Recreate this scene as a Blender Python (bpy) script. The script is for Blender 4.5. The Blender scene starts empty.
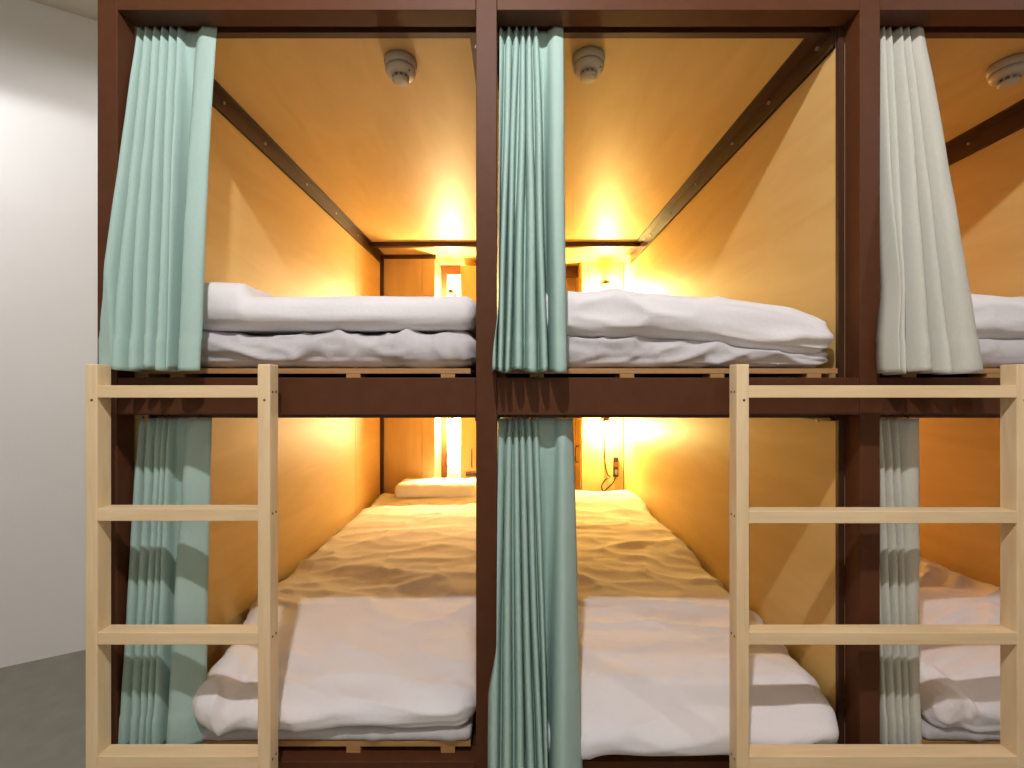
import bpy, bmesh, math, random
from mathutils import Vector, Matrix, noise

random.seed(7)
sc = bpy.context.scene
COL = sc.collection
F = 455.0            # focal length in pixels at 1024 wide
VX, VY = 513.6, 388  # vanishing point of the bunk's depth lines
H = 1.2              # eye height

# ------------------------------------------------------------- camera
cam_d = bpy.data.cameras.new('camera')
cam_d.sensor_width = 36.0
cam_d.lens = 36.0 * F / 1024.0
cam_d.shift_x = -(VX - 512) / 1024.0
cam_d.shift_y = (VY - 384) / 1024.0
cam_d.clip_start = 0.02
cam = bpy.data.objects.new('camera', cam_d)
COL.objects.link(cam)
cam.location = (0, 0, H)
cam.rotation_euler = (math.pi / 2, 0, 0)
sc.camera = cam

# ------------------------------------------------------------- view, world, room light
sc.view_settings.view_transform = 'Standard'
sc.view_settings.look = 'None'
sc.view_settings.gamma = 1
sc.view_settings.exposure = 0.0
sc.view_settings.use_curve_mapping = False
w = bpy.data.worlds.new('world'); sc.world = w
w.use_nodes = True
w.node_tree.nodes['Background'].inputs[0].default_value = (0.9, 0.95, 1.0, 1)
w.node_tree.nodes['Background'].inputs[1].default_value = 0.03

ROOM_LIGHTS = [((-0.13, -0.10, 2.82), 30.5, 0.03), ((-2.45, 1.12, 2.52), 8.5, 0.05), ((2.2, -0.10, 2.80), 8.0, 0.04)]
for i, (p, wt, rad) in enumerate(ROOM_LIGHTS):
    ld = bpy.data.lights.new('ceiling_spot', 'SPOT')
    ld.energy = wt * 4
    ld.color = (1.0, 0.965, 0.955)
    ld.shadow_soft_size = rad
    ld.spot_size = math.radians(178)
    ld.spot_blend = 0.10
    lo = bpy.data.objects.new('ceiling_spot', ld)
    lo.location = p
    COL.objects.link(lo)

WARM = (1.0, 0.60, 0.20)
def warm_lamp(x, y, z, watts, col):
    ld = bpy.data.lights.new('reading_light', 'POINT')
    ld.energy = watts; ld.color = col; ld.shadow_soft_size = 0.03
    lo = bpy.data.objects.new('reading_light', ld); lo.location = (x, y, z)
    COL.objects.link(lo)

# ------------------------------------------------------------- materials
def mat(name, col, rough=0.6, metal=0.0, spec=0.5):
    m = bpy.data.materials.new(name); m.use_nodes = True
    b = m.node_tree.nodes['Principled BSDF']
    b.inputs['Base Color'].default_value = (*col, 1)
    b.inputs['Roughness'].default_value = rough
    b.inputs['Metallic'].default_value = metal
    b.inputs['Specular IOR Level'].default_value = spec
    return m
def noisy(name, c1, c2, scale=(1, 1, 1), nscale=8, rough=0.6, bump=0.0, bscale=40, detail=6, spec=0.4, sharp=(0.3, 0.7), dist=0.0):
    m = mat(name, c1, rough, 0, spec)
    nt = m.node_tree; N = nt.nodes; L = nt.links; b = N['Principled BSDF']
    tc = N.new('ShaderNodeTexCoord'); mp = N.new('ShaderNodeMapping')
    mp.inputs['Scale'].default_value = scale
    L.new(tc.outputs['Object'], mp.inputs['Vector'])
    t = N.new('ShaderNodeTexNoise'); t.inputs['Scale'].default_value = nscale
    t.inputs['Detail'].default_value = detail; t.inputs['Distortion'].default_value = dist
    L.new(mp.outputs[0], t.inputs['Vector'])
    r = N.new('ShaderNodeValToRGB')
    r.color_ramp.elements[0].position = sharp[0]; r.color_ramp.elements[1].position = sharp[1]
    r.color_ramp.elements[0].color = (*c1, 1); r.color_ramp.elements[1].color = (*c2, 1)
    L.new(t.outputs['Fac'], r.inputs[0]); L.new(r.outputs[0], b.inputs['Base Color'])
    if bump:
        t2 = N.new('ShaderNodeTexNoise'); t2.inputs['Scale'].default_value = bscale; t2.inputs['Detail'].default_value = 4
        L.new(mp.outputs[0], t2.inputs['Vector'])
        bp = N.new('ShaderNodeBump'); bp.inputs['Strength'].default_value = bump; bp.inputs['Distance'].default_value = 0.01
        L.new(t2.outputs['Fac'], bp.inputs['Height']); L.new(bp.outputs[0], b.inputs['Normal'])
    return m
def emit(name, col, s):
    m = bpy.data.materials.new(name); m.use_nodes = True
    b = m.node_tree.nodes['Principled BSDF']
    b.inputs['Base Color'].default_value = (*col, 1)
    b.inputs['Emission Color'].default_value = (*col, 1)
    b.inputs['Emission Strength'].default_value = s
    return m

M = {
 'brown': noisy('brown_paint', (0.082, 0.028, 0.0105), (0.092, 0.032, 0.012), nscale=30, rough=0.55, bump=0.05, bscale=300, spec=0.2),
 'brown_dark': noisy('dark_brown_steel', (0.050, 0.020, 0.011), (0.060, 0.024, 0.013), nscale=30, rough=0.4),
 'ply': noisy('birch_plywood', (0.565, 0.385, 0.145), (0.635, 0.45, 0.185), scale=(3.0, 1.0, 6.0), nscale=2.2, rough=0.5, detail=9, dist=0.6, bump=0.03),
 'ply2': noisy('birch_plywood_ceiling', (0.56, 0.37, 0.13), (0.63, 0.43, 0.165), scale=(6.0, 1.6, 1.0), nscale=2.0, rough=0.5, detail=9, dist=0.6, bump=0.03),
 'ply_edge': noisy('plywood_edge', (0.36, 0.19, 0.065), (0.45, 0.25, 0.10), scale=(1, 1, 30), nscale=6, rough=0.6),
 'cab': noisy('cabinet_veneer', (0.58, 0.39, 0.16), (0.64, 0.44, 0.19), scale=(8, 8, 1.0), nscale=3, rough=0.5),
 'pine': noisy('pine', (0.76, 0.56, 0.32), (0.85, 0.67, 0.42), scale=(14, 14, 1.2), nscale=3.5, rough=0.5, detail=8, dist=0.8, bump=0.04),
 'pine_x': noisy('pine_rung', (0.76, 0.56, 0.32), (0.85, 0.67, 0.42), scale=(1.2, 14, 14), nscale=3.5, rough=0.5, detail=8, dist=0.8, bump=0.04),
 'linen': noisy('white_cotton', (0.74, 0.72, 0.745), (0.78, 0.76, 0.785), nscale=5, rough=0.85, bump=0.10, bscale=90, spec=0.2),
 'sheet': noisy('pale_grey_cotton', (0.50, 0.48, 0.50), (0.55, 0.53, 0.55), nscale=5, rough=0.85, bump=0.15, bscale=60, spec=0.2),
 'mint': noisy('mint_curtain_cloth', (0.355, 0.50, 0.46), (0.38, 0.53, 0.485), scale=(60, 60, 6), nscale=10, rough=0.85, bump=0.03, bscale=200, spec=0.15),
 'grey_cloth': noisy('pale_grey_curtain_cloth', (0.50, 0.50, 0.445), (0.54, 0.54, 0.48), scale=(60, 60, 6), nscale=10, rough=0.85, bump=0.03, bscale=200, spec=0.15),
 'black': mat('black_plastic', (0.012, 0.011, 0.010), 0.45),
 'chrome': mat('steel_bolt', (0.6, 0.58, 0.55), 0.3, 1.0),
 'cream': mat('cream_plastic', (0.45, 0.39, 0.31), 0.4),
 'cream_dark': mat('detector_slots', (0.16, 0.12, 0.09), 0.6),
 'wall': noisy('white_wall_paint', (0.74, 0.745, 0.74), (0.77, 0.775, 0.77), nscale=3, rough=0.8, bump=0.05, bscale=120),
 'floor': noisy('grey_floor_vinyl', (0.22, 0.21, 0.18), (0.255, 0.245, 0.21), nscale=14, rough=0.6, bump=0.04, bscale=150),
 'wall_far': mat('room_paint_far', (0.74, 0.70, 0.64), 0.85),
 'ceil': mat('ceiling_paint', (0.70, 0.66, 0.58), 0.85),
 'lampmetal': mat('dark_lamp_metal', (0.05, 0.035, 0.025), 0.35, 0.6),
 'bulb': emit('bulb_glow', (1.0, 0.72, 0.34), 25),
 'screw': mat('screw_head', (0.07, 0.05, 0.04), 0.5),
 'panel_white': mat('white_panel', (0.78, 0.76, 0.70), 0.6),
 'red': mat('red_plastic', (0.45, 0.03, 0.02), 0.4),
}

# ------------------------------------------------------------- helpers
def R(px, py, Z):
    """pixel at depth Z -> world point (used to read positions off at known real depths)"""
    return Vector(((px - VX) / F * Z, Z, H + (VY - py) / F * Z))
def box(bm, x0, x1, y0, y1, z0, z1, bev=0.0):
    r = bmesh.ops.create_cube(bm, size=1.0)
    vs = r['verts']
    bmesh.ops.scale(bm, vec=(abs(x1 - x0), abs(y1 - y0), abs(z1 - z0)), verts=vs)
    bmesh.ops.translate(bm, vec=((x0 + x1) / 2, (y0 + y1) / 2, (z0 + z1) / 2), verts=vs)
    if bev:
        es = list({e for v in vs for e in v.link_edges})
        bmesh.ops.bevel(bm, geom=es, offset=bev, segments=2, affect='EDGES', profile=0.5)
def tube(bm, pts, rad, seg=10, cap=True):
    pts = [Vector(p) for p in pts]
    rings = []
    for i, p in enumerate(pts):
        d = (pts[min(i + 1, len(pts) - 1)] - pts[max(i - 1, 0)]).normalized()
        up = Vector((0, 0, 1)) if abs(d.z) < 0.9 else Vector((1, 0, 0))
        a = d.cross(up).normalized(); b = d.cross(a).normalized()
        r = rad[i] if isinstance(rad, (list, tuple)) else rad
        rings.append([bm.verts.new(p + a * r * math.cos(t) + b * r * math.sin(t)) for t in [2 * math.pi * k / seg for k in range(seg)]])
    for i in range(len(rings) - 1):
        for k in range(seg):
            bm.faces.new((rings[i][k], rings[i][(k + 1) % seg], rings[i + 1][(k + 1) % seg], rings[i + 1][k]))
    if cap:
        bm.faces.new(rings[0]); bm.faces.new(list(reversed(rings[-1])))
def lathe(bm, prof, c, seg=32):
    """profile of (r, z) about a vertical axis through c"""
    rings = []
    for r, z in prof:
        rings.append([bm.verts.new((c[0] + r * math.cos(2 * math.pi * k / seg), c[1] + r * math.sin(2 * math.pi * k / seg), c[2] + z)) for k in range(seg)])
    for i in range(len(rings) - 1):
        for k in range(seg):
            bm.faces.new((rings[i][k], rings[i][(k + 1) % seg], rings[i + 1][(k + 1) % seg], rings[i + 1][k]))
    bm.faces.new(rings[0]); bm.faces.new(rings[-1])
def obj(name, bm, m, parent=None, smooth=False):
    me = bpy.data.meshes.new(name)
    bmesh.ops.recalc_face_normals(bm, faces=bm.faces)
    bm.to_mesh(me); bm.free()
    me.materials.append(m)
    if smooth:
        me.polygons.foreach_set('use_smooth', [True] * len(me.polygons))
    o = bpy.data.objects.new(name, me); COL.objects.link(o)
    if parent is not None:
        o.parent = parent
        o.matrix_parent_inverse = Matrix.Translation(-parent.location)
    return o
def B(name, m, dims, parent=None, bev=0.0, smooth=False):
    bm = bmesh.new()
    for d in (dims if isinstance(dims, list) else [dims]):
        box(bm, *d, bev)
    return obj(name, bm, m, parent, smooth)
def thing(name, label, cat, loc=(0, 0, 0), group=None):
    o = bpy.data.objects.new(name, None); COL.objects.link(o); o.location = loc
    o.empty_display_size = 0.05
    return tag(o, label, cat, group)
def tag(o, label, cat, group=None):
    o['label'] = label; o['category'] = cat
    if group: o['group'] = group
    return o
def struct(name, bm, m):
    o = obj(name, bm, m); o['kind'] = 'structure'; return o

# ------------------------------------------------------------- the room
CEIL = 2.9
ROOM = [(-1.045, 2.615), (-4.2, 0.80), (-4.2, -1.4), (4.2, -1.4), (4.2, 3.9), (-1.045, 3.9)]
def wall_seg(name, a, b, thick=0.1):
    a = Vector((*a, 0)); b = Vector((*b, 0)); d = (b - a).normalized()
    n = Vector((d.y, -d.x, 0))          # outward for a counter-clockwise ROOM... flipped below if needed
    if (Vector((0, 0, 0)) - a).dot(n) > 0: n = -n
    bm = bmesh.new()
    vs = []
    for z in (0, CEIL):
        for p in (a, b, b + n * thick, a + n * thick):
            vs.append(bm.verts.new((p.x, p.y, z)))
    bm.faces.new(vs[:4]); bm.faces.new(vs[4:])
    for k in range(4):
        bm.faces.new((vs[k], vs[(k + 1) % 4], vs[4 + (k + 1) % 4], vs[4 + k]))
    struct(name, bm, M['wall'] if name == 'wall_left' else M['wall_far'])
wall_seg('wall_left', ROOM[0], ROOM[1])
wall_seg('wall_side', ROOM[1], ROOM[2])
wall_seg('wall_front', ROOM[2], ROOM[3])
wall_seg('wall_right', ROOM[3], ROOM[4])
wall_seg('wall_back', ROOM[4], ROOM[5])
bm = bmesh.new(); box(bm, -4.4, 4.4, -1.6, 4.1, -0.1, 0); struct('floor', bm, M['floor'])
bm = bmesh.new(); box(bm, -4.4, 4.4, -1.6, 4.1, CEIL, CEIL + 0.1); struct('ceiling', bm, M['ceil'])

# ------------------------------------------------------------- bunk frame
D = 1.1375; DB = 1.190
POSTS = [(-1.041, -0.991), (-0.094, -0.042), (0.866, 0.916), (1.800, 1.850)]
TOP0 = H + 0.945; TOP1 = 2.30
MID0, MID1 = H - 0.0675, H + 0.026
LOW0, LOW1 = 0.16, H - 0.935
CEZ = H + 0.97                       # upper compartment ceiling
BACK = 3.90
frame = thing('bunk_bed_frame', 'dark brown two-storey steel bunk frame lined with birch plywood, filling the wall', 'bunk bed', (0, D, 0))
for x0, x1 in POSTS:
    B('post', M['brown'], (x0, x1, D, DB, 0, TOP1), frame, 0.0015)
    B('rear_post', M['brown'], (x0, x1, BACK - 0.05, BACK, 0, TOP1), frame, 0.0015)
for i in range(3):
    a, b = POSTS[i][1] + 0.0005, POSTS[i + 1][0] - 0.0005
    B('top_beam', M['brown'], (a, b, D, DB, TOP0, TOP1), frame, 0.0015)
    B('middle_beam', M['brown'], (a, b, D + 0.001, DB, MID0, MID1), frame, 0.0015)
    B('bottom_beam', M['brown'], (a, b, D + 0.001, DB, LOW0, LOW1), frame, 0.0015)
# top fascia lip: the slimmer front strip seen above the top beam
# compartments: (left inner wall x, right inner wall x)
BAYS = [(-0.965, -0.090), (-0.046, 0.850), (0.912, 1.760)]
# partition walls
PART = [(-1.040, -0.965), (-0.090, -0.046), (0.850, 0.912), (1.760, 1.850)]
PJ = (2.78, 3.16, 3.16, 3.16)
for i, (x0, x1) in enumerate(PART):
    for z0, z1 in ((LOW1 - 0.02, MID0), (MID1, CEZ)):
        B('side_panel', M['ply'], (x0, x1, DB + 0.012, PJ[i], z0, z1), frame)
        B('panel_joint', M['brown_dark'], (x0 + 0.005, x1 - 0.005, PJ[i] + 0.0002, PJ[i] + 0.0055, z0, z1), frame)
        B('side_panel', M['ply'], (x0 + 0.001, x1 - 0.001, PJ[i] + 0.006, BACK - 0.05, z0, z1), frame)
for (x0, x1) in BAYS:
    B('ceiling_panel', M['ply2'], (x0, x1, DB + 0.002, BACK - 0.05, CEZ, CEZ + 0.015), frame)
    B('ceiling_panel', M['ply2'], (x0, x1, DB + 0.002, BACK - 0.05, MID0 + 0.01, MID0 + 0.025), frame)
    B('deck_panel', M['brown_dark'], (x0, x1, DB + 0.002, BACK - 0.05, MID0 + 0.026, MID1), frame)
    B('deck_panel', M['brown_dark'], (x0, x1, DB + 0.002, BACK - 0.05, LOW1 - 0.03, LOW1), frame)
    for z0, z1 in ((LOW1, MID0 + 0.01), (MID1, CEZ)):
        B('back_panel', M['ply'], (x0, x1, BACK - 0.05, BACK - 0.03, z0, z1), frame)
B('gap_shade_strip', M['brown_dark'], [(0.850, 0.8655, DB + 0.0005, DB + 0.0115, z0, z1) for z0, z1 in ((LOW1 - 0.02, MID0), (MID1, CEZ))], frame)  # added dark strip over the panel end, standing in for the shaded gap there
# wall rails under the ceilings (L section) with bolts
def rail(xw, s, zt, drop, lip):
    """xw wall plane, s = +1 rail points to +x"""
    bm = bmesh.new()
    box(bm, *(sorted((xw, xw + s * 0.006))), DB + 0.012, 3.30, zt - drop, zt)
    box(bm, *(sorted((xw, xw + s * lip))), DB + 0.012, 3.30, zt - 0.007, zt)
    box(bm, *(sorted((xw, xw + s * 0.012))), DB + 0.012, 3.30, zt - drop, zt - drop + 0.008)
    r = obj('wall_rail', bm, M['brown_dark'], frame)
    for k, y in enumerate((1.26, 1.5, 1.75, 2.1, 2.45, 2.8)):
        bm = bmesh.new()
        tube(bm, [(xw + s * 0.005, y, zt - 0.03), (xw + s * 0.012, y, zt - 0.03)], 0.0055, 8)
        b = obj('bolt', bm, M['chrome'], r)
        b.matrix_parent_inverse = Matrix.Identity(4); b.parent = r
        b.matrix_parent_inverse = r.matrix_world.inverted()
    return r
for (x0, x1), (ll, rl) in zip(BAYS, ((0.026, 0.03), (0.03, 0.044), (0.03, 0.05))):
    rail(x0, 1, CEZ, 0.066, ll); rail(x1, -1, CEZ, 0.072, rl)
    rail(x0, 1, MID0 + 0.01, 0.03, ll); rail(x1, -1, MID0 + 0.01, 0.03, rl)
    B('cross_rail', M['brown_dark'], (x0 + 0.01, x1 - 0.01, 3.02, 3.05, CEZ - 0.031, CEZ), frame)
# front curtain rails
for (x0, x1), p in zip(BAYS, range(3)):
    for zt in (CEZ, MID0 + 0.01):
        B('curtain_rail', M['brown_dark'], [(x0, x1, 1.214, 1.234, zt - 0.022, zt)], frame)
# corner uprights at the cabinet end
CY1 = 3.31
for zt0, zt1 in ((MID1, CEZ), (LOW1, MID0 + 0.01)):
    B('corner_upright', M['brown_dark'], (-0.975, -0.944, CY1 - 0.02, CY1 + 0.01, zt0, zt1), frame)

# ------------------------------------------------------------- cabinets at the head end
def handle(x, y, z0, z1, parent, axis='y'):
    bm = bmesh.new()
    if axis == 'y':
        pts = [(x, y, z0), (x, y - 0.02, z0 + 0.006), (x, y - 0.022, z0 + 0.02), (x, y - 0.022, z1 - 0.02), (x, y - 0.02, z1 - 0.006), (x, y, z1)]
    else:
        pts = [(x, y, z0), (x - 0.022, y, z0 + 0.004), (x - 0.026, y, z0 + 0.02), (x - 0.026, y, z1 - 0.02), (x - 0.022, y, z1 - 0.004), (x, y, z1)]
    tube(bm, pts, 0.004, 8)
    return obj('handle', bm, M['black'], parent)
def sub(o, parent):
    o.parent = parent; o.matrix_parent_inverse = parent.matrix_world.inverted(); return o
LEV = {'upper': (MID1 + 0.001, CEZ - 0.0005), 'lower': (LOW1 + 0.001, MID0 + 0.009)}
def bay1_cabinets(xl, xr, lev, word):
    z0, z1 = LEV[lev]
    t = thing('cabinet', f'tall birch cabinet on the left of the {word}, one seam down its front', 'cabinet', (xl, CY1, z0))
    B('body', M['cab'], (xl + 0.0225, xl + 0.393, CY1 + 0.012, BACK - 0.31, z0, z1 - (0.028 if lev == 'upper' else 0)), t)
    B('front_panel', M['cab'], (xl + 0.0225, xl + 0.297, CY1, CY1 + 0.0115, z0, z1 - 0.03), t)
    B('front_panel', M['cab'], (xl + 0.2995, xl + 0.393, CY1, CY1 + 0.0115, z0, z1 - 0.03), t)
    B('top_strip', M['brown_dark'], (xl + 0.0225, xl + 0.400, CY1 - 0.004, CY1 + 0.0115, z1 - 0.029, z1), t)
    # niche frame and bright panel
    y = BACK - 0.31
    n = thing('wall_niche', f'brown-framed white panel in the recess at the back of the {word}', 'panel', (xl + 0.42, y, z0))
    B('upright', M['brown'], (xl + 0.394, xl + 0.440, y, y + 0.03, z0, z1 - 0.072), n)
    B('header', M['brown'], (xl + 0.394, xl + 0.546, y, y + 0.03, z1 - 0.072, z1), n)
    B('panel', M['panel_white'], (xl + 0.440, xl + 0.546, y + 0.012, y + 0.024, z0, z1 - 0.072), n)
    y2 = 3.40; zc = z1 - (0.056 if lev == 'upper' else 0.0)
    c = thing('locker', f'birch locker with a slim black handle at the back right of the {word}', 'locker', (-0.396, y2, z0))
    B('body', M['cab'], (-0.396, xr - 0.001, y2 + 0.012, BACK - 0.051, z0, zc), c)
    d = B('door', M['cab'], (-0.396, xr - 0.003, y2, y2 + 0.0115, z0, zc), c)
    hz = H - 0.456 if lev == 'lower' else H + 0.55
    sub(handle(-0.311, y2, hz - 0.134, hz, None), d)
    if lev == 'lower':
        B('ledge', M['brown_dark'], (-0.355, xr - 0.01, y2 - 0.03, y2 - 0.0005, H - 0.655, H - 0.63), c)
for lev, word in (('upper', 'top left compartment'), ('lower', 'bottom left compartment')):
    bay1_cabinets(BAYS[0][0], BAYS[0][1], lev, word)
CY2 = 3.50
def bay2_cabinets(xl, xr, lev, word):
    z0, z1 = LEV[lev]
    t = thing('cabinet', f'birch cabinet behind the lamp in the {word}, handle on its side', 'cabinet', (xr - 0.3, CY2, z0))
    B('body', M['cab'], (xr - 0.324, xr - 0.004, CY2 + 0.012, BACK - 0.051, z0, z1), t)
    B('front_panel', M['cab'], (xr - 0.324, xr - 0.006, CY2, CY2 + 0.0115, z0, z1), t)
    d = B('side_door', M['cab'], (xr - 0.336, xr - 0.325, CY2 + 0.01, BACK - 0.055, z0, z1), t)
    hz = z1 - 0.40
    sub(handle(xr - 0.336, CY2 + 0.10, hz - 0.13, hz, None, 'x'), d)
    h = thing('locker', f'birch back locker beside the cabinet in the {word}, under a brown header', 'locker', (xl, 3.62, z0))
    B('header', M['brown'], (xl + 0.001, xr - 0.337, 3.62, 3.65, z1 - 0.085, z1), h)
    B('door', M['cab'], (xl + 0.001, xr - 0.337, 3.78, 3.80, z0, z1), h)
for lev, word in (('upper', 'top middle compartment'), ('lower', 'bottom middle compartment')):
    bay2_cabinets(BAYS[1][0], BAYS[1][1], lev, word)
for lev, word in (('upper', 'top right compartment'), ('lower', 'bottom right compartment')):
    bay2_cabinets(BAYS[2][0], BAYS[2][1], lev, word)

# ------------------------------------------------------------- reading lamps
def lamp(x, y, z, word, watts, col, reach=0.07):
    t = thing('reading_lamp', f'small dark bedside lamp glowing warm at the head of the {word}', 'lamp', (x, y, z))
    bm = bmesh.new(); tube(bm, [(x, y, z + 0.02), (x, y - 0.012, z + 0.02)], 0.028, 20); obj('wall_plate', bm, M['lampmetal'], t, False)
    bm = bmesh.new(); tube(bm, [(x, y - 0.01, z + 0.02), (x, y - reach * 0.6, z + 0.034), (x, y - reach + 0.01, z + 0.036)], 0.006, 8); obj('arm', bm, M['lampmetal'], t, True)
    bm = bmesh.new(); lathe(bm, [(0.006, 0.045), (0.022, 0.038), (0.030, 0.015), (0.030, 0.012), (0.020, 0.030), (0.004, 0.034)], (x, y - reach, z), 20)
    obj('shade', bm, M['lampmetal'], t, True)
    bm = bmesh.new(); bmesh.ops.create_uvsphere(bm, u_segments=16, v_segments=10, radius=0.017)
    bmesh.ops.translate(bm, vec=(x, y - reach, z - 0.004), verts=bm.verts); obj('bulb', bm, M['bulb'], t, True)
    warm_lamp(x, y - reach, z - 0.055, watts, col)
    return t
LW = 38.0
for zz, row in ((0.72, 'top'), (-0.25, 'bottom')):
    lamp(-0.475, BACK - 0.31 + 0.012, H + (0.70 if zz > 0 else -0.24), row + ' left compartment', LW * (1.6 if zz > 0 else 1.35), (1.0, 0.76, 0.36), 0.165)
    lamp(0.70, CY2, H + zz + (0.05 if zz > 0 else -0.01), row + ' middle compartment', LW * (1.5 if zz > 0 else 1.25), (1.0, 0.76, 0.26))
    lamp(1.50, CY2, H + zz, row + ' right compartment', LW * 1.1, (1.0, 0.62, 0.2))

# outlets with cord
o = thing('power_outlet', 'dark wall outlet strip with a red switch on the lit bottom middle cabinet', 'outlet', (0.78, CY2, H - 0.6))
B('plate', M['black'], (0.765, 0.803, CY2 - 0.022, CY2, H - 0.68, H - 0.53), o, 0.003)
B('switch', M['red'], (0.772, 0.796, CY2 - 0.027, CY2 - 0.0225, H - 0.60, H - 0.57), o, 0.001)
B('socket', M['cream_dark'], (0.773, 0.795, CY2 - 0.026, CY2 - 0.0225, H - 0.66, H - 0.625), o, 0.001)
bm = bmesh.new()
P = [(0.70, CY2 - 0.012, H - 0.27), (0.697, CY2 - 0.012, H - 0.45), (0.702, CY2 - 0.012, H - 0.58), (0.72, CY2 - 0.015, H - 0.66), (0.74, CY2 - 0.02, H - 0.68),
     (0.70, CY2 - 0.03, H - 0.70), (0.672, CY2 - 0.03, H - 0.75), (0.685, CY2 - 0.035, H - 0.785), (0.72, CY2 - 0.03, H - 0.76), (0.76, CY2 - 0.03, H - 0.72), (0.785, CY2 - 0.028, H - 0.66)]
def smooth_path(P, n=8):
    P = [Vector(p) for p in P]; out = []
    for i in range(len(P) - 1):
        a, b, c, d = P[max(i - 1, 0)], P[i], P[i + 1], P[min(i + 2, len(P) - 1)]
        for k in range(n):
            t = k / n
            out.append(0.5 * ((2 * b) + (c - a) * t + (2 * a - 5 * b + 4 * c - d) * t * t + (3 * b - a - 3 * c + d) * t ** 3))
    out.append(P[-1]); return out
tube(bm, smooth_path(P), 0.005, 6)
tag(obj('lamp_cord', bm, M['black'], None, True), 'thin dark lamp cord looping down to the outlet in the bottom middle compartment', 'cord')
bm = bmesh.new()
yb = BACK - 0.31
tube(bm, smooth_path([(-0.475, yb + 0.005, H - 0.25), (-0.43, yb - 0.01, H - 0.46), (-0.48, yb - 0.01, H - 0.47), (-0.53, yb - 0.008, H - 0.52), (-0.53, yb - 0.01, H - 0.60), (-0.47, yb - 0.01, H - 0.66), (-0.44, yb - 0.01, H - 0.70)]), 0.003, 6)
tag(obj('lamp_cord', bm, M['black'], None, True), 'thin dark lamp cord curving over the white panel in the bottom left compartment', 'cord')

# ------------------------------------------------------------- smoke detectors
for x, y, lab in ((-0.335, 1.35, 'round cream smoke detector on the plywood ceiling of the top left compartment'),
                  (0.220, 1.335, 'round cream smoke detector on the ceiling beside the middle mint curtain'),
                  (1.480, 1.36, 'round smoke detector cut by the right edge of the picture')):
    t = thing('smoke_detector', lab, 'smoke detector', (x, y, CEZ))
    bm = bmesh.new(); lathe(bm, [(0.046, 0), (0.048, -0.006), (0.047, -0.020), (0.043, -0.024)], (x, y, CEZ), 36); obj('mounting_base', bm, M['cream'], t, True)
    bm = bmesh.new(); lathe(bm, [(0.043, -0.0245), (0.044, -0.034), (0.040, -0.042), (0.030, -0.046)], (x, y, CEZ), 36); obj('housing', bm, M['cream'], t, True)
    bm = bmesh.new(); lathe(bm, [(0.022, -0.0465), (0.022, -0.056)], (x, y, CEZ), 24); obj('sensor_slots', bm, M['cream_dark'], t)
    bm = bmesh.new()
    for k in range(10):
        a = 2 * math.pi * k / 10
        box(bm, -0.002, 0.002, 0.0215, 0.0245, -0.0575, -0.0465)
        vs = bm.verts[-8:] if False else [v for v in bm.verts][-8:]
        bmesh.ops.rotate(bm, cent=(0, 0, 0), matrix=Matrix.Rotation(a, 3, 'Z'), verts=vs)
    bmesh.ops.translate(bm, vec=(x, y, CEZ), verts=bm.verts)
    lathe(bm, [(0.025, -0.056), (0.025, -0.060), (0.020, -0.065), (0.008, -0.066)], (x, y, CEZ), 24)
    obj('sensor_cap', bm, M['cream'], t)
    bm = bmesh.new(); lathe(bm, [(0.003, 0), (0.003, -0.0025)], (x + 0.030, y - 0.022, CEZ - 0.0415), 10); obj('indicator', bm, M['black'], t)

# ------------------------------------------------------------- bed bases
BEDS = []
for i, (x0, x1) in enumerate(BAYS):
    for lev, zt, gap, thick in (('upper', MID1, 0.010, 0.014), ('lower', LOW1, 0.016, 0.015)):
        col = ('left', 'middle', 'right')[i]; row = 'top' if lev == 'upper' else 'bottom'
        t = thing('bed_base', f'flat plywood bed base on small wood blocks under the {row} {col} mattress', 'bed base', (x0, 1.17, zt))
        b0 = x0 + 0.02; b1 = x1 - 0.02
        B('board', M['ply_edge'], (b0, b1, 1.165, 3.28, zt + gap + 0.0008, zt + gap + thick), t, 0.001)
        for k, fx in enumerate((0.1, 0.37, 0.64, 0.93)):
            bx = b0 + (b1 - b0) * fx
            for yy in (1.1655, 2.2):
                zz = zt if yy < 1.2 else zt
                B('block', M['ply_edge'], (bx - 0.018, bx + 0.018, yy, yy + 0.05, zz + 0.0006, zz + gap + 0.0007), t)
        BEDS.append((i, lev, b0, b1, zt + gap + thick))

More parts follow.
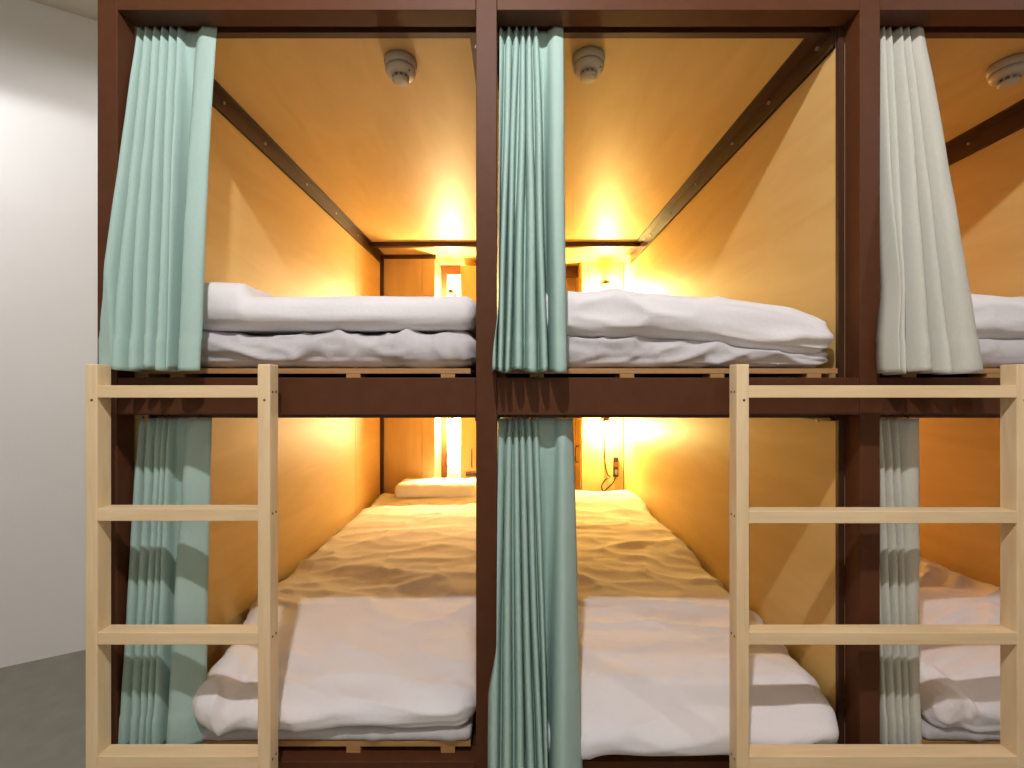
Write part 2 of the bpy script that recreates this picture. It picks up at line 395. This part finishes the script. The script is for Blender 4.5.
# ------------------------------------------------------------- bedding
def fbm(p, o=3):
    s = 0; a = 1; t = 0
    for _ in range(o):
        s += a * noise.noise(p); t += a; a *= 0.5; p = p * 2.03
    return s / t
def ridge(p):
    n = noise.noise(p)
    return (1 - min(1, abs(n) * 2.6)) ** 2
def soft(name, x0, x1, y0, y1, z0, z1, r, res, m, top=None, amp=0.010, wr=0.008, freq=3.0, stretch=(1, 1, 1), seed=0, parent=None, side=None, squash=1.0, post=None, clamp=True):
    """closed padded slab with rounded edges, cloth folds in the geometry"""
    bm = bmesh.new()
    cx, cy, cz = (x0 + x1) / 2, (y0 + y1) / 2, (z0 + z1) / 2
    hx, hy, hz = (x1 - x0) / 2, (y1 - y0) / 2, (z1 - z0) / 2
    nx, ny, nz = max(2, int(2 * hx / res[0])), max(2, int(2 * hy / res[1])), max(2, int(2 * hz / res[2]))
    cache = {}
    def gy(j):                                   # finer rows near the open end
        t = j / ny
        return t ** 1.6 if squash != 1.0 else t
    def V(i, j, k):
        key = (i, j, k)
        if key in cache: return cache[key]
        a = -hx + 2 * hx * i / nx; b = -hy + 2 * hy * gy(j); c = -hz + 2 * hz * k / nz
        q = Vector((a, b, c))
        rx = min(r, hx * 0.98); rz = min(r, hz * 0.98)
        inner = Vector((max(-hx + r, min(hx - r, a)), max(-hy + r, min(hy - r, b)), max(-hz + rz, min(hz - rz, c))))
        d = q - inner
        e = Vector((d.x / r, d.y / r, d.z / rz))
        n = e.normalized() if e.length > 1e-6 else Vector((0, 0, 1 if c > 0 else -1))
        # project cube-corner offsets on to the rounded shell
        mx = max(abs(e.x), abs(e.y), abs(e.z))
        if mx > 1e-6:
            n2 = n * mx
            q = inner + Vector((n2.x * r, n2.y * r, n2.z * rz))
        P = Vector((q.x + cx, q.y + cy, q.z + cz))
        s = Vector((P.x * stretch[0], P.y * stretch[1], P.z * stretch[2])) + Vector((seed * 7.3, seed * 3.1, seed * 1.7))
        warp = Vector((noise.noise(s * 1.3), noise.noise(s * 1.3 + Vector((9, 2, 4))), noise.noise(s * 1.3 + Vector((3, 8, 1))))) * 0.5
        f = amp * fbm(s * freq * 0.6 + warp, 3) * 1.6 + wr * (ridge(s * freq + warp * 2) - 0.3) + wr * 0.5 * (ridge(s * freq * 2.3 + warp * 3 + Vector((5, 5, 5))) - 0.3)
        low = 1.0 if c > -hz * 0.7 else 0.25
        P = P + n * f * low
        if top and c > -hz * 0.9:
            wgt = (P.z - z0) / (z1 - z0)
            P.z += top(P.x, P.y) * max(0, min(1.2, wgt))
        if side: P = side(P)
        if post: P = post(P)
        if clamp: P.z = max(P.z, z0 - 0.002)
        cache[key] = bm.verts.new(P)
        return cache[key]
    def quad(a, b, c, d): bm.faces.new((a, b, c, d))
    for i in range(nx):
        for j in range(ny):
            quad(V(i, j, nz), V(i + 1, j, nz), V(i + 1, j + 1, nz), V(i, j + 1, nz))
            quad(V(i, j, 0), V(i, j + 1, 0), V(i + 1, j + 1, 0), V(i + 1, j, 0))
    for i in range(nx):
        for k in range(nz):
            quad(V(i, 0, k), V(i + 1, 0, k), V(i + 1, 0, k + 1), V(i, 0, k + 1))
            quad(V(i, ny, k), V(i, ny, k + 1), V(i + 1, ny, k + 1), V(i + 1, ny, k))
    for j in range(ny):
        for k in range(nz):
            quad(V(0, j, k), V(0, j, k + 1), V(0, j + 1, k + 1), V(0, j + 1, k))
            quad(V(nx, j, k), V(nx, j + 1, k), V(nx, j + 1, k + 1), V(nx, j, k + 1))
    return obj(name, bm, m, parent, True)
def ss(a, b, x):
    t = max(0.0, min(1.0, (x - a) / (b - a))); return t * t * (3 - 2 * t)

G_MU = 'mattresses of the top bunks'; G_ML = 'mattresses of the bottom bunks'
zU = MID1 + 0.0255; zL = LOW1 + 0.0315
# top left
tag(soft('mattress', -0.945, -0.098, 1.172, 3.2, zU, zU + 0.098, 0.045, (0.010, 0.03, 0.007), M['sheet'], amp=0.007, wr=0.016, freq=6.0, stretch=(0.9, 1, 1.5), seed=1, squash=2),
    'grey-white creased mattress under the folded duvet in the top left bunk', 'mattress', G_MU)
def top1(x, y):
    return 0.036 * ss(-0.685, -0.712, x) + 0.014 * ss(-0.55, -0.2, x) - 0.006 * ss(-0.80, -0.7, x) + 0.006 * math.sin(x * 9)
tag(soft('duvet', -0.952, -0.096, 1.165, 2.7, zU + 0.100, zU + 0.192, 0.042, (0.010, 0.03, 0.007), M['linen'], top=top1, amp=0.007, wr=0.005, freq=3.0, stretch=(0.55, 1, 1.6), seed=2, squash=2),
    'folded white duvet with a raised left corner on the top left bunk', 'duvet', 'folded duvets on the top bunks')
# top middle
tag(soft('mattress', 0.0, 0.825, 1.172, 3.2, zU, zU + 0.090, 0.042, (0.010, 0.03, 0.007), M['sheet'], amp=0.008, wr=0.016, freq=6.0, stretch=(1.0, 1, 2.2), seed=5, squash=2, top=lambda x, y: -0.006 - 0.034 * ss(0.35, 0.8, x)),
    'grey-white creased mattress under the folded duvet in the top middle bunk', 'mattress', G_MU)
def top2(x, y):
    return -0.020 * ss(0.25, 0.7, x) - 0.028 * ss(0.7, 0.84, x) + 0.004 * math.sin(x * 14)
def side2(P):
    P.z -= 0.0 if P.x < 0.3 else 0.050 * ss(0.35, 0.8, P.x) * max(0.0, 1 - (P.z - zU - 0.08) / 0.13)
    return P
tag(soft('duvet', 0.02, 0.830, 1.150, 2.7, zU + 0.080, zU + 0.205, 0.052, (0.010, 0.03, 0.007), M['linen'], top=top2, amp=0.010, wr=0.011, freq=3.2, stretch=(0.6, 1, 1.9), seed=8, squash=2, side=side2, clamp=False),
    'puffy white duvet sloping down to the right on the top middle bunk', 'duvet', 'folded duvets on the top bunks')
# top right
tag(soft('mattress', 0.94, 1.745, 1.172, 3.2, zU, zU + 0.08, 0.038, (0.012, 0.03, 0.008), M['sheet'], amp=0.006, wr=0.010, freq=5.0, stretch=(1.0, 1, 1.9), seed=11, squash=2),
    'grey mattress mostly hidden under the duvet in the top right bunk', 'mattress', G_MU)
tag(soft('duvet', 0.95, 1.748, 1.160, 2.7, zU + 0.075, zU + 0.205, 0.052, (0.010, 0.03, 0.007), M['linen'], amp=0.010, wr=0.012, freq=3.2, stretch=(0.8, 1, 1.7), seed=12, squash=2,
         top=lambda x, y: 0.01 * ss(1.1, 1.0, x) - 0.02 * ss(1.2, 1.5, x)),
    'white duvet beside the pale grey curtain on the top right bunk', 'duvet', 'folded duvets on the top bunks')

# bottom bunks
def droop(amt, var, seed, xl=None, xr=None):
    def f(P):
        k = ss(1.24, 1.15, P.y)
        P.z -= (amt + var * noise.noise(Vector((P.x * 6, seed, 0.3)))) * k
        if amt > 0.03: P.y -= 0.030 * k * ss(zL + 0.15, zL + 0.04, P.z)
        if xl is not None: P.x += 0.13 * ss(1.75, 1.2, P.y) * ss(xl + 0.3, xl, P.x)
        if xr is not None: P.x -= 0.02 * ss(1.5, 1.15, P.y) * ss(xr - 0.2, xr, P.x)
        lo, hi = next((a, b) for a, b in BAYS if a - 0.05 < P.x < b + 0.044)
        P.x = max(lo + 0.003, min(hi - 0.003, P.x))
        return P
    return f
DROOP = [droop(0.006, 0.022, 1.7, xl=-0.95), droop(0.050, 0.030, 4.2, xr=0.838), droop(0.014, 0.02, 8.8, xl=0.93)]
def step_l(x, y):
    e = 2.0 - 0.28 * ss(-0.8, -0.1, x) - 0.05
    h = 0.016 * ss(e - 0.10, e + 0.02, y) - 0.022
    h += 0.030 * ss(1.9, 1.45, y) * ss(-0.72, -0.88, x)
    h += 0.018 * ss(2.95, 3.05, y)
    h -= 0.02 * ss(1.32, 1.18, y)
    return h
for (bx0, bx1, sd, lab, which, tf) in (
    (-0.950, -0.102, 21, 'left', 0, step_l),
    (0.015, 0.838, 22, 'middle', 1, lambda x, y: -0.02 + 0.025 * ss(1.45, 2.0, y - 0.3 * x) + 0.02 * ss(2.6, 2.9, y) - 0.015 * ss(1.4, 1.2, y)),
    (0.93, 1.745, 23, 'right', 2, lambda x, y: 0.045 * ss(1.1, 1.6, x) - 0.01 + 0.008 * math.sin(x * 22 + y * 9) * ss(2.3, 1.5, y))):
    tag(soft('mattress', bx0 + (0.13, 0.005, 0.12)[which], bx1 - 0.005, 1.158, 3.25, zL, zL + 0.032, 0.015, (0.012, 0.03, 0.008), M['sheet'], amp=0.005, wr=0.007, freq=5.0, seed=sd, squash=2),
        f'thin grey-white mattress under the spread duvet in the bottom {lab} bunk', 'mattress', G_ML)
    tag(soft('duvet', bx0, bx1, 1.140, 3.22, zL + 0.034, zL + 0.160, 0.055, (0.010, 0.014, 0.008), M['linen'], top=tf, amp=0.018, wr=0.012, freq=4.0, stretch=(0.6, 1.3, 1.0), seed=sd + 9, squash=2, side=DROOP[which], clamp=False),
        {'left': 'white duvet spread over the whole bottom left bunk, pillow at its far end',
         'middle': 'rumpled white duvet spread over the bottom middle bunk',
         'right': 'creased white duvet on the bottom right bunk behind the grey curtain'}[lab], 'duvet', 'spread duvets on the bottom bunks')
tag(soft('pillow', -0.80, -0.24, 3.02, 3.27, zL + 0.155, zL + 0.265, 0.052, (0.012, 0.012, 0.010), M['linen'], amp=0.008, wr=0.006, freq=4, seed=41),
    'white pillow at the lit far end of the bottom left bunk', 'pillow')

# ------------------------------------------------------------- curtains
def curtain(name, panels, Zt, Zb, zt, zb, m, label, amp_t=0.0105, amp_b=0.032, xmin=None, post_z=1.128, hem=0.075, group=None, side=None):
    """panels: (left, right at the top, left, right at the bottom[, tilt]) fold by fold, read at the curtain's own depth;
    each fold is a broad rounded panel between two narrow creases"""
    bm = bmesh.new(); NV = 90; NS = 12
    SF = 0.020 if xmin is not None and xmin > 0.5 else 0.0015
    grid = []
    for j in range(NV + 1):
        v = j / NV; row = []
        Zc = Zt + (Zb - Zt) * v
        pin = math.exp(-(v / 0.055) ** 2)
        for pi, pn in enumerate(panels):
            tilt = pn[4] if len(pn) > 4 else 0.0
            deep = pn[5] if len(pn) > 5 else 1.0
            for k in range(NS + (1 if pi == len(panels) - 1 else 0)):
                t = k / NS
                xt = ((pn[0] * (1 - t) + pn[1] * t) - VX) / F * Zt
                xb = ((pn[2] * (1 - t) + pn[3] * t) - VX) / F * Zb
                x = xt * (1 - v) + xb * v
                p = 2.8 * (1 - pin) + 0.9 * pin
                s = 1 - 2 * abs(2 * t - 1) ** p
                if pi == len(panels) - 1 and t > 0.5: s = 1 - 0.5 * abs(2 * t - 1) ** p
                s = s * deep + tilt * (t - 0.5) * 2
                if deep < 0: s = -1.0 - 0.9 * math.sin(math.pi * t) * min(1, v * 5)
                A = amp_t + (amp_b - amp_t) * min(1, v * 1.4)
                sway = 0.006 * noise.noise(Vector((pi * 3.7, v * 2.2, Zt * 5 + pi))) * v
                y = Zc - s * A + sway + 0.002 * noise.noise(Vector((x * 30, v * 9, 3)))
                x += 0.005 * noise.noise(Vector((pi * 5.1, v * 1.8, label_seed(label)))) * math.sin(math.pi * v)
                z = zt + (zb - zt) * v + (0.004 * math.sin(pi * 2.3 + t * 2)) * v
                if v > 1 - hem / (zt - zb): y -= 0.0022
                if xmin is not None and Zc > post_z - 0.045:
                    lim = xmin - 0.028 * ss(post_z - 0.008, post_z - 0.040, Zc)
                    if x < lim + SF: x = lim + SF * math.exp((x - lim - SF) / SF)
                if x < -0.95 and z > H: y = max(y, 1.0905 + 0.002 * math.sin(t * 3))
                row.append(bm.verts.new((x, y, z)))
        grid.append(row)
    for j in range(NV):
        for i in range(len(grid[0]) - 1):
            bm.faces.new((grid[j][i], grid[j][i + 1], grid[j + 1][i + 1], grid[j + 1][i]))
    tv = thing(name, label, 'curtain', ((panels[0][0] - VX) / F * Zt, Zt, zt), group)
    o = obj('cloth', bm, m, tv, True)
    md = o.modifiers.new('thickness', 'SOLIDIFY'); md.thickness = 0.0016; md.offset = 0
    hk = bmesh.new()
    for pn in panels:
        if len(pn) > 5 and pn[5] < 0: continue
        x = ((pn[0] + pn[1]) / 2 - VX) / F * Zt
        if xmin is not None: x = max(x, xmin + 0.004)
        tube(hk, [(x, Zt - 0.002, zt - 0.03), (x, Zt - 0.001, zt + 0.004), (x, Zt + 0.012, zt + 0.008)], 0.002, 6)
    obj('hooks', hk, M['black'], tv)
    return tv
def label_seed(t): return (sum(map(ord, t)) % 97) * 0.37
G = 'curtains drawn aside at the bunk fronts'
zt_u = CEZ - 0.020; zt_l = MID0 - 0.012
curtain('bunk_curtain', [(138, 145, 97, 117), (145, 153, 117, 134), (153, 161, 134, 149), (161, 169, 149, 162), (169, 177, 162, 174), (177, 184, 172, 175, 0.0, 0.7), (184, 194, 174, 180, 0, -1), (194, 218, 178, 205)],
        1.2025, 1.095, zt_u, H + 0.044, M['mint'], 'mint green curtain gathered at the left of the top left bunk', xmin=-0.984, group=G)
curtain('bunk_curtain', [(495, 505, 492, 497), (505, 513, 497, 504), (513, 520, 504, 511), (520, 526, 512, 524), (526, 532, 524, 539), (532, 539, 539, 549), (539, 547, 547, 551, 0, -1), (547, 563, 550, 566)],
        1.2025, 1.100, zt_u, H + 0.040, M['mint'], 'mint green curtain gathered at the left of the top middle bunk', xmin=-0.036, group=G)
curtain('bunk_curtain', [(878, 885, 876, 887), (885, 891, 887, 898), (891, 895, 898, 906, 0, -1), (895, 902, 906, 928), (902, 909, 928, 945), (909, 921, 945, 976)],
        1.2025, 1.088, zt_u, H + 0.036, M['grey_cloth'], 'pale grey curtain gathered at the left of the top right bunk', group=G, xmin=0.920)
curtain('bunk_curtain', [(140, 147, 119, 133), (147, 156, 133, 142), (156, 164, 142, 149), (164, 169, 149, 155), (169, 175, 155, 163), (175, 187, 162, 168, 0, -1), (187, 210, 168, 202, -1.2)],
        1.2025, 1.150, zt_l, H - 0.900, M['mint'], 'mint green curtain behind the left ladder on the bottom left bunk', xmin=-0.984, group=G, amp_b=0.018)
curtain('bunk_curtain', [(492, 506, 487, 500), (506, 513, 500, 513), (513, 519, 514, 526), (519, 525, 526, 537), (525, 532, 537, 546), (532, 539, 544, 549), (539, 557, 546, 552, 0, -1), (557, 573, 552, 585, -1.4)],
        1.2025, 1.065, zt_l, H - 0.965, M['mint'], 'long mint green curtain hanging over the front at the bottom middle bunk', xmin=-0.0405, group=G)
curtain('bunk_curtain', [(864, 874, 874, 886), (874, 882, 886, 894), (882, 890, 893, 902), (890, 898, 901, 908), (898, 917, 907, 917)],
        1.2025, 1.150, zt_l, H - 0.900, M['grey_cloth'], 'pale grey curtain behind the right ladder on the bottom right bunk', group=G, xmin=0.920, amp_b=0.016)

# ------------------------------------------------------------- ladders
LZ0, LZ1 = 1.050, 1.089
def ladder(xl0, xl1, xr0, xr1, label, second):
    t = thing('bunk_ladder', label, 'ladder', (xl0, LZ0, 0), 'pine ladders leaning against the bunk frame')
    zt = H + 0.055
    for (a, b) in ((xl0, xl1), (xr0, xr1)):
        p = B('side_post', M['pine'], (a, b, LZ0, LZ1, 0, zt), t, 0.0025)
    for z in (H + 0.006, H - second, H - 0.565, H - 0.851):
        B('rung', M['pine_x'], (xl1 - 0.0005, xr0 + 0.0005, LZ0 + 0.0008, LZ1 - 0.0008, z - 0.0285, z), t, 0.0015)
    s = bmesh.new()
    for z in (H - 0.009, H - second - 0.014, H - 0.58, H - 0.866):
        for (a, b, out) in ((xl0, xl1, xl1 if False else xl0), (xr0, xr1, xr1)):
            for dy in (0.012, 0.027):
                sg = -1 if out == xl0 else 1
                tube(s, [(out - sg * 0.001, LZ0 + dy, z), (out + sg * 0.0006, LZ0 + dy, z)], 0.0028, 8)
    for xc in ((xl0 + xl1) / 2, (xr0 + xr1) / 2):
        tube(s, [(xc + 0.002, LZ0 + 0.001, H - 0.028), (xc + 0.002, LZ0 - 0.0006, H - 0.028)], 0.003, 8)
    obj('screws', s, M['screw'], t)
    return t
ladder(-0.989, -0.962, -0.5915, -0.5625, 'narrow pale pine ladder at the bottom left, beside the white wall', 0.279)
ladder(0.5155, 0.5440, 1.163, 1.192, 'wide pale pine ladder at the bottom right spanning two bunks', 0.2845)

# ------------------------------------------------------------- ceiling spotlights of the room (above the picture)
for (p, wt, rad), lab in zip(ROOM_LIGHTS, ('white ceiling spotlight above the viewer', 'white ceiling spotlight near the left wall', 'white ceiling spotlight over the right ladder')):
    t = thing('ceiling_spotlight', lab, 'spotlight', (p[0], p[1], CEIL))
    bm = bmesh.new(); lathe(bm, [(0.055, 0), (0.055, -0.008)], (p[0], p[1], CEIL), 24); obj('canopy', bm, M['panel_white'], t)
    bm = bmesh.new(); lathe(bm, [(0.045, CEIL - 0.0085), (0.045, p[2] + 0.045)], (p[0], p[1], 0), 24); obj('housing', bm, M['panel_white'], t)
